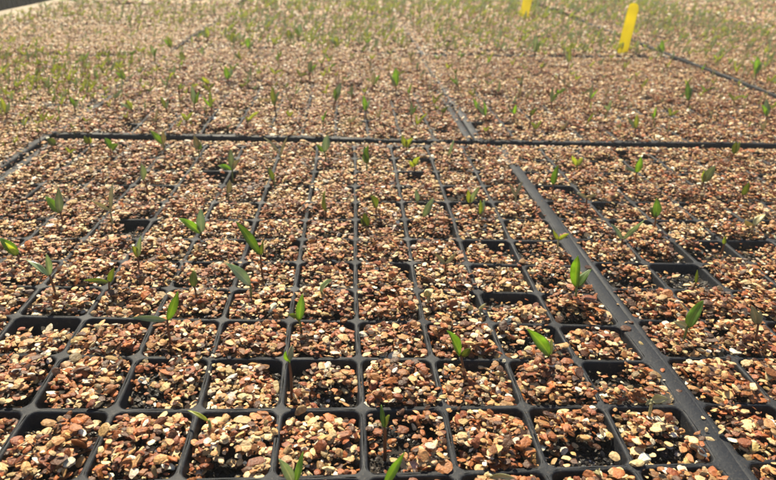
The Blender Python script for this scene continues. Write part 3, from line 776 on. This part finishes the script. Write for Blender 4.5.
(-7.316, 29.728, [(-0.047, 0.223, -0.156, 0.742, 0.281, 'y'), (-0.047, 0.223, -0.376, 0.594, 0.187, 'b')], 'r', 'bright yellow leaf in the distance, nearer the slatted fence'),
(-5.755, 27.91, [(-0.015, 0.229, -0.05, 0.764, 0.269, 'y'), (-0.015, 0.229, 0.17, 0.611, 0.179, 'b')], 'r', 'yellow-green upright pair in the distance, above the large dark leaf'),
(-7.079, 23.157, [(-0.065, 0.156, -0.216, 0.52, 0.207, 'y'), (-0.065, 0.156, -0.436, 0.416, 0.138, 'b')], 'r', 'yellow-green leaf tipped sideways near the boundary of the side tray'),
(-4.553, 18.744, [(-0.022, 0.221, -0.075, 0.737, 0.224, 'g'), (-0.022, 0.221, 0.145, 0.589, 0.149, 'b')], 'r', 'large dark green leaf, biggest behind the outer corner'),
(-5.103, 18.33, [(-0.088, 0.121, -0.294, 0.403, 0.176, 'y'), (-0.088, 0.121, -0.514, 0.322, 0.117, 'b')], 'r', 'level yellow leaf beside the large dark one'),
(-4.888, 14.4, [(-0.019, 0.258, -0.063, 0.86, 0.151, 'b'), (-0.019, 0.258, 0.157, 0.688, 0.1, 'g')], 'r', 'chalky blue leaf standing tall behind the dark joint'),
(-6.681, 14.021, [(-0.046, 0.141, -0.153, 0.471, 0.147, 'y'), (-0.046, 0.141, -0.373, 0.377, 0.098, 'b')], 'r', 'yellow leaf behind the outer corner of the middle tray'),
(-5.705, 14.343, [(-0.056, 0.154, -0.187, 0.513, 0.131, 'y'), (-0.056, 0.154, 0.033, 0.411, 0.087, 'b')], 'r', 'yellow-green leaf halfway between the outer corner and chalky blue leaf'),
(-4.354, 14.18, [(-0.009, 0.215, -0.031, 0.716, 0.112, 'd'), (-0.009, 0.215, -0.251, 0.573, 0.075, 'g')], 'r', 'dark olive blade next to the chalky blue leaf'),
(-4.744, 26.188, [(-0.028, 0.219, -0.095, 0.729, 0.228, 'g'), (-0.028, 0.219, 0.125, 0.583, 0.152, 'b')], 'r', 'green blade in the distance, beside the yellow-green pair'),
(-4.778, 23.448, [(-0.013, 0.173, -0.044, 0.576, 0.184, 'y'), (-0.013, 0.173, -0.264, 0.46, 0.122, 'b')], 'r', 'short lime leaf in front of the distant yellow-green pair'),
(-8.307, 23.002, [(-0.026, 0.253, -0.086, 0.845, 0.154, 'b'), (-0.026, 0.253, 0.134, 0.676, 0.103, 'g')], 'r', 'grey-green blade at the boundary of the side tray'),
(-8.396, 26.256, [(-0.028, 0.217, -0.094, 0.725, 0.227, 'd'), (-0.028, 0.217, -0.314, 0.58, 0.151, 'g')], 'r', 'dark slanting blade at the boundary of the side tray'),
(-9.995, 13.08, [(-0.026, 0.201, -0.087, 0.669, 0.139, 'y'), (-0.026, 0.201, 0.133, 0.535, 0.093, 'b')], 'r', 'lime leaf at the outer edge of view in the side tray'),
(-8.274, 18.747, [(-0.055, 0.146, -0.185, 0.486, 0.177, 'd'), (-0.055, 0.146, -0.405, 0.389, 0.118, 'g')], 'r', 'dark bent leaf where side tray meets middle tray'),
(-8.457, 14.149, [(-0.018, 0.161, -0.061, 0.538, 0.11, 'g'), (-0.018, 0.161, 0.159, 0.43, 0.074, 'b')], 'r', 'green blade close to the corner rim, side tray'),
]


GROUP = "seedlings sprouting in the plug trays"
def height_at(x, y):
    return .0 if y < 11.6 else .09

for k, (x, y, leaves, st, label) in enumerate(SEED):
    rg = np.random.default_rng(100 + k)
    z = height_at(x, y)
    root = empty("seedling", (x, y, z))
    tag(root, label, "seedling", GROUP)
    vd = np.array([CAM_P[0] - x, CAM_P[1] - y, CAM_P[2]]); vd /= np.linalg.norm(vd)
    j = np.mean([[l[0], 0, l[1]] for l in leaves], 0)
    d0 = rg.uniform(-.08, .08); j[1] = d0
    big = max(l[4] for l in leaves)
    V, F, T = stem_mesh([(0, 0, -.22), (j[0] * .3 + rg.uniform(-.03, .03), d0 * .3, j[2] * .5), j + np.array([0, 0, .02])], .022 if y < 12 else .026, .016 if y < 12 else .022)
    obj("stem", mesh_data("stem", V, [F, T], M_STEM[st], True), root)
    for l in leaves:
        a = np.array([l[0], d0, l[1]]); b = np.array([l[2], d0 + rg.uniform(-.18, .18), l[3]])
        a = a * .55 + j * .45
        vv = vd + rg.normal(size=3) * .28; vv /= np.linalg.norm(vv)
        V, F, lt = leaf_mesh(a, b, l[4] * 1.0, vv, bulge=rg.uniform(.02, .16))
        obj("leaf", mesh_data("leaf", V, [F], M_LEAF[l[5]], True, {"lat": ('FLOAT', 'POINT', lt)}), root)

# smaller filler seedlings: a few forms, copied
MLIST = [M_LEAF['g'], M_LEAF['y'], M_LEAF['b'], M_LEAF['d'], M_LEAF['p'], M_STEM['r'], M_STEM['g']]
FORMS = []
def form(seed):
    rg = np.random.default_rng(seed)
    hgt = rg.uniform(.14, .36)
    parts = []
    V, F, T = stem_mesh([(0, 0, -.2), (rg.uniform(-.05, .05), 0, hgt * .5), (rg.uniform(-.06, .06), 0, hgt)], .024, .018, 5)
    parts.append(('stem', V, [F, T], None, 5 if rg.random() < .6 else 6))
    j = np.array([V[-1][0], V[-1][1], hgt - .02])
    col = [0, 1, 2, 1, 4, 3][seed % 6]
    az = rg.uniform(-.5, .5)
    for s, ln in ((1, rg.uniform(.30, .52)), (-1, rg.uniform(.12, .42))):
        el = rg.uniform(.6, 1.5)
        d = np.array([s * math.cos(az) * math.cos(el), math.sin(az) * math.cos(el), math.sin(el)])
        vv = np.array([rg.normal() * .3, -1 + rg.normal() * .2, .55])
        V, F, lt = leaf_mesh(j, j + d * ln, rg.uniform(.06, .115), vv, rg.uniform(0, .2), 6)
        parts.append(('leaf', V, [F], lt, col))
    return parts
for s in range(18):
    FORMS.append(form(900 + s))
FORM_DATA = []
for parts in FORMS:
    ds = []
    for nm, V, F, lt, mi in parts:
        ds.append((nm, mesh_data(nm, V, F, MLIST[mi], True, {"lat": ('FLOAT', 'POINT', lt)} if lt is not None else None)))
    FORM_DATA.append(ds)
TINT = {0: 'green', 1: 'lime', 2: 'pale', 3: 'lime', 4: 'cream', 5: 'olive'}
ORD = ["first", "second", "third", "fourth", "fifth", "sixth", "seventh", "eighth", "ninth", "tenth", "eleventh", "twelfth", "thirteenth", "fourteenth", "fifteenth"]
# tray index, chance of a seedling per cell, size factor, wording
FILLT = [(2, .45, .85, "middle tray"), (3, .45, .85, "tray beyond the wide rim"), (7, .60, .8, "crowded side tray"), (8, .80, .85, "green side tray"),
         (4, .8, .95, "distant middle tray"), (5, .8, .95, "yellow tag tray"), (9, .35, .7, "brown side tray"), (10, .7, .8, "farthest side tray"),
         (11, .45, 1.0, "tray across the gap"), (12, .75, 1.0, "green tray across the gap"), (13, .8, 1.0, "far tray across the gap")]
taken = np.array([(s[0], s[1]) for s in SEED])
cand = []
for ti, pr, sz, wording in FILLT:
    t = TRAYS[ti]
    for i in range(t.nc):
        for jn in range(t.nr):
            if rng.random() > pr: continue
            a, b = i + .5 + rng.uniform(-.22, .22), jn + .5 + rng.uniform(-.22, .22)
            x, y = t.map(np.array([a]), np.array([b]))
            if not seen(x, y, 8, 0)[0]: continue
            if np.min(np.hypot(taken[:, 0] - x[0], taken[:, 1] - y[0])) < .8: continue
            dist = math.hypot(x[0] - CAM_P[0], y[0] - CAM_P[1])
            cand.append((dist, x[0], y[0], ti, i, jn, sz * rng.uniform(.75, 1.2), wording))
cand.sort()
NIND = 300 - len(SEED)
far_list = cand[NIND:]
for dist, x, y, ti, i, jn, sz, wording in cand[:NIND]:
    f = int(rng.integers(len(FORMS)))
    if FORMS[f][1][4] in (0, 3) and rng.random() < .5: f = (f + 1) % 18
    if ti in (7, 8) and FORMS[f][1][4] in (4,): f = (f + 3) % 18
    seed = 900 + f
    root = empty("seedling", (x, y, height_at(x, y)))
    root.rotation_euler = (rng.uniform(-.2, .2), rng.uniform(-.25, .25), rng.uniform(-.7, .7))
    root.scale = (sz, sz, sz)
    size = "small" if sz < .85 else "mid-sized"
    if sz > 1.05: size = "tall"
    tag(root, "%s %s seedling in %s, %s row back, %s cell" % (size, TINT[seed % 6], wording, ORD[jn], ORD[i]), "seedling", GROUP)
    for nm, me in FORM_DATA[f]:
        obj(nm, me, root)
# seedlings beyond those: uncountable, one mass
fv, fq, ft, fm, fmt, fl = [], [], [], [], [], []
off = 0
extra = [(c[1], c[2], c[6]) for c in far_list]
for ti, n, zz in ((7, 200, .55), (8, 330, .65), (9, 160, .55), (10, 320, .7), (12, 320, .8), (13, 420, .8), (4, 430, .8), (5, 430, .8), (2, 60, .6), (3, 60, .6)):
    t = TRAYS[ti]
    x, y = t.map(rng.uniform(.1, t.nc - .1, n), rng.uniform(.1, t.nr - .1, n))
    ok = seen(x, y, 8, 0)
    extra += [(p, q, zz * rng.uniform(.7, 1.2), ti in (7, 8, 10)) for p, q in zip(x[ok], y[ok])]
for n, x0, x1, y0, y1, zz in ((1900, -8.4, 17.4, 43, 76, 1), (1300, -8.4, 18, 76, 118, 1.1), (260, -22, -9.4, 50, 118, 1), (1700, 30.5, 70, 18, 76, 1), (900, 18.3, 31, 48, 76, 1), (900, 19, 88, 76, 118, 1.1)):
    x = rng.uniform(x0, x1, n); y = rng.uniform(y0, y1, n)
    ok = seen(x, y, 40, 10)
    extra += [(p, q, zz * rng.uniform(.8, 1.25)) for p, q in zip(x[ok], y[ok])]
PALE = [k for k in range(18) if k % 6 in (1, 2, 3, 4)] + [2, 4, 8, 10, 14, 16, 5]
n = 600
x, y = rng.normal(-12.2, 3.6, n), rng.normal(18.5, 3.8, n)
ok = seen(x, y, 8, 0) & (x < -6.6 + .0 * y) & (y > 6)
extra += [(p, q, rng.uniform(.35, .65), True) for p, q in zip(x[ok], y[ok])]
LIME = [1, 3, 2, 8, 5, 14, 7, 9, 13, 15, 4, 10]
for x, y, sz, *lime in extra:
    parts = FORMS[int(rng.choice(LIME if lime and lime[0] else PALE))]
    a = rng.uniform(-.9, .9); c, s_ = math.cos(a), math.sin(a)
    for nm, V, F, lt, mi in parts:
        W = V * sz
        fv.append(np.stack([W[:, 0] * c - W[:, 1] * s_ + x, W[:, 0] * s_ + W[:, 1] * c + y, W[:, 2] + .08], 1))
        fl.append(lt if lt is not None else np.ones(len(V)))
        fq.append(F[0] + off); fm.append(np.full(len(F[0]), mi))
        if len(F) > 1: ft.append(F[1] + off); fmt.append(np.full(len(F[1]), mi))
        off += len(V)
me = mesh_data("seedling_mass", np.concatenate(fv), [np.concatenate(fq), np.concatenate(ft)], MLIST, True, {"lat": ('FLOAT', 'POINT', np.concatenate(fl))})
mi = np.concatenate(fm + fmt).astype(np.int32)
if len(me.polygons) == len(mi): me.polygons.foreach_set("material_index", mi)
tag(obj("distant_seedling_growth", me), "blurred mass of green and yellowish seedlings in the farthest trays", "seedlings", kind="stuff")

# ---------------------------------------------------------------- yellow plant tags
def tag_mesh(w, h, th, down):
    """flat stake: square-cut top with clipped, rounded shoulders and a pointed foot in the soil"""
    out = [(-w * .12, -down), (w * .12, -down), (w * .5, -down * .35), (w * .49, h - .32), (w * .43, h - .14), (w * .31, h - .04), (w * .15, h),
           (-w * .15, h), (-w * .31, h - .04), (-w * .43, h - .14), (-w * .49, h - .32), (-w * .5, -down * .35)]
    n = len(out); b = .012; V = []
    for y, k in ((-th / 2, 1 - b * 3), (-th / 2 + b, 1), (th / 2 - b, 1), (th / 2, 1 - b * 3)):
        V += [(p * k, y, q if q < 0 else q * (1 - b) if k < 1 else q) for p, q in out]
    F = []
    for a in range(3):
        for i in range(n):
            c = (i + 1) % n
            F.append((a * n + i, a * n + c, (a + 1) * n + c, (a + 1) * n + i))
    V = np.array(V)
    V[:, 1] += .16 * (V[:, 2] / h) ** 2            # slight bend
    G = np.array([list(range(n))[::-1], list(range(3 * n, 4 * n))])
    return V, np.array(F), G
for x, y, w, lean, rz, label in ((14.48, 29.1, .64, 9.5, .12, "nearer yellow plastic plant tag standing upright among the seedlings"),
                                 (13.5, 46.7, .72, 8, -.1, "farther yellow plastic plant tag, its top out of the picture")):
    V, F, G = tag_mesh(w, 2.58, .05, .9)
    o = obj("plant_tag", mesh_data("plant_tag", V, [F, G], M_YELLOW, False))
    o.location = (x * S, y * S, .08 * S)
    o.rotation_euler = (math.radians(-4), math.radians(lean), rz)
    tag(o, label, "plant label", "yellow plant tags")

# ---------------------------------------------------------------- bench, edge board, fence, ground
def box(verts, faces, x0, x1, y0, y1, z0, z1):
    k = len(verts)
    verts += [(x, y, z) for z in (z0, z1) for x, y in ((x0, y0), (x1, y0), (x1, y1), (x0, y1))]
    faces += [(k, k + 3, k + 2, k + 1), (k + 4, k + 5, k + 6, k + 7)] + [(k + i, k + (i + 1) % 4, k + 4 + (i + 1) % 4, k + 4 + i) for i in range(4)]
v, f = [], []
box(v, f, -22.3, 92, -14, 122, -2.6, -1.5)
bench = tag(empty("bench", (30, 40, -35)), "dark greenhouse bench carrying all the plug trays", "bench")
obj("bench_top", mesh_data("bench_top", v, [np.array(f)], M_BENCH, False, origin=(30, 40, -35)), bench)
for x in (-18, 30, 88):
    for y in (-10, 50, 116):
        v, f = [], []
        box(v, f, x - 1, x + 1, y - 1, y + 1, -35, -2.62)
        obj("leg", mesh_data("leg", v, [np.array(f)], M_BENCH, False, origin=(30, 40, -35)), bench)
# edge board: a long weathered plank with eased edges, slightly out of line with the trays
n = 60
Y = np.linspace(-14, 122, n)
rows = []
for dx, dz in ((0, -1.5), (0, .02), (.08, .12), (2.55, .14), (2.7, .05), (2.7, -1.5)):
    xx = -23.0 - .02 * (Y - 35) + dx + .08 * (vnoise(Y, Y * 0, 6, 91) - .5)
    rows.append(np.stack([xx, Y, np.full(n, dz) + .05 * (vnoise(Y, Y * 0 + dx, 5, 92) - .5)], 1))
V = np.concatenate(rows); F = []
for a in range(5):
    for i in range(n - 1): F.append((a * n + i, (a + 1) * n + i, (a + 1) * n + i + 1, a * n + i + 1))
tag(obj("edge_board", mesh_data("edge_board", V, [np.array(F)], M_EDGE, False)), "pale weathered board running along the bench edge below the dark fence", "board")
fence = tag(empty("slatted_fence", (-25.5, 50, -35)), "dark fence of upright slats beyond the bench edge board", "fence")
v, f = [], []
yy = -14.0
rg = np.random.default_rng(5)
while yy < 122:
    w = .55 + rg.uniform(-.05, .05)
    xo = -25.2 - .02 * (yy - 35)
    box(v, f, xo - .12, xo + .1 + rg.uniform(-.02, .02), yy, yy + w, -35, 9 + rg.uniform(-.2, .2))
    yy += w + .28
obj("slat_panel", mesh_data("slat_panel", v, [np.array(f)], M_DARK, False, origin=(-25.5, 50, -35)), fence)
for z in (-20, -2, 7):
    v, f = [], []
    box(v, f, -.5, 0, -14, 122, z, z + .8)
    v = np.array(v); v[:, 0] += -25.45 - .02 * (v[:, 1] - 35)
    obj("rail", mesh_data("rail", v, [np.array(f)], M_DARK, False, origin=(-25.5, 50, -35)), fence)
# ---------------------------------------------------------------- added thin volume imitating lens glare over the distance
GLARE_DENSITY = 0.055
if GLARE_DENSITY:
    mt, nt, out = new_mat("glare_haze")
    pv = N(nt, 'ShaderNodeVolumePrincipled')
    pv.inputs['Density'].default_value = GLARE_DENSITY
    pv.inputs['Color'].default_value = (1.0, .97, .88, 1)
    pv.inputs['Anisotropy'].default_value = 0.3
    nt.links.new(pv.outputs[0], out.inputs['Volume'])
    v, f = [], []
    box(v, f, -310, 310, -310, 310, -85, 14)
    tag(obj("glare_haze", mesh_data("glare_haze", v, [np.array(f)], mt, False)), kind="stuff")
v = np.array([(-300, -300, -35.1), (300, -300, -35.1), (300, 300, -35.1), (-300, 300, -35.1)])
tag(obj("ground", mesh_data("ground", v, [np.array([[0, 1, 2, 3]])], M_GROUND, False)), kind="structure")
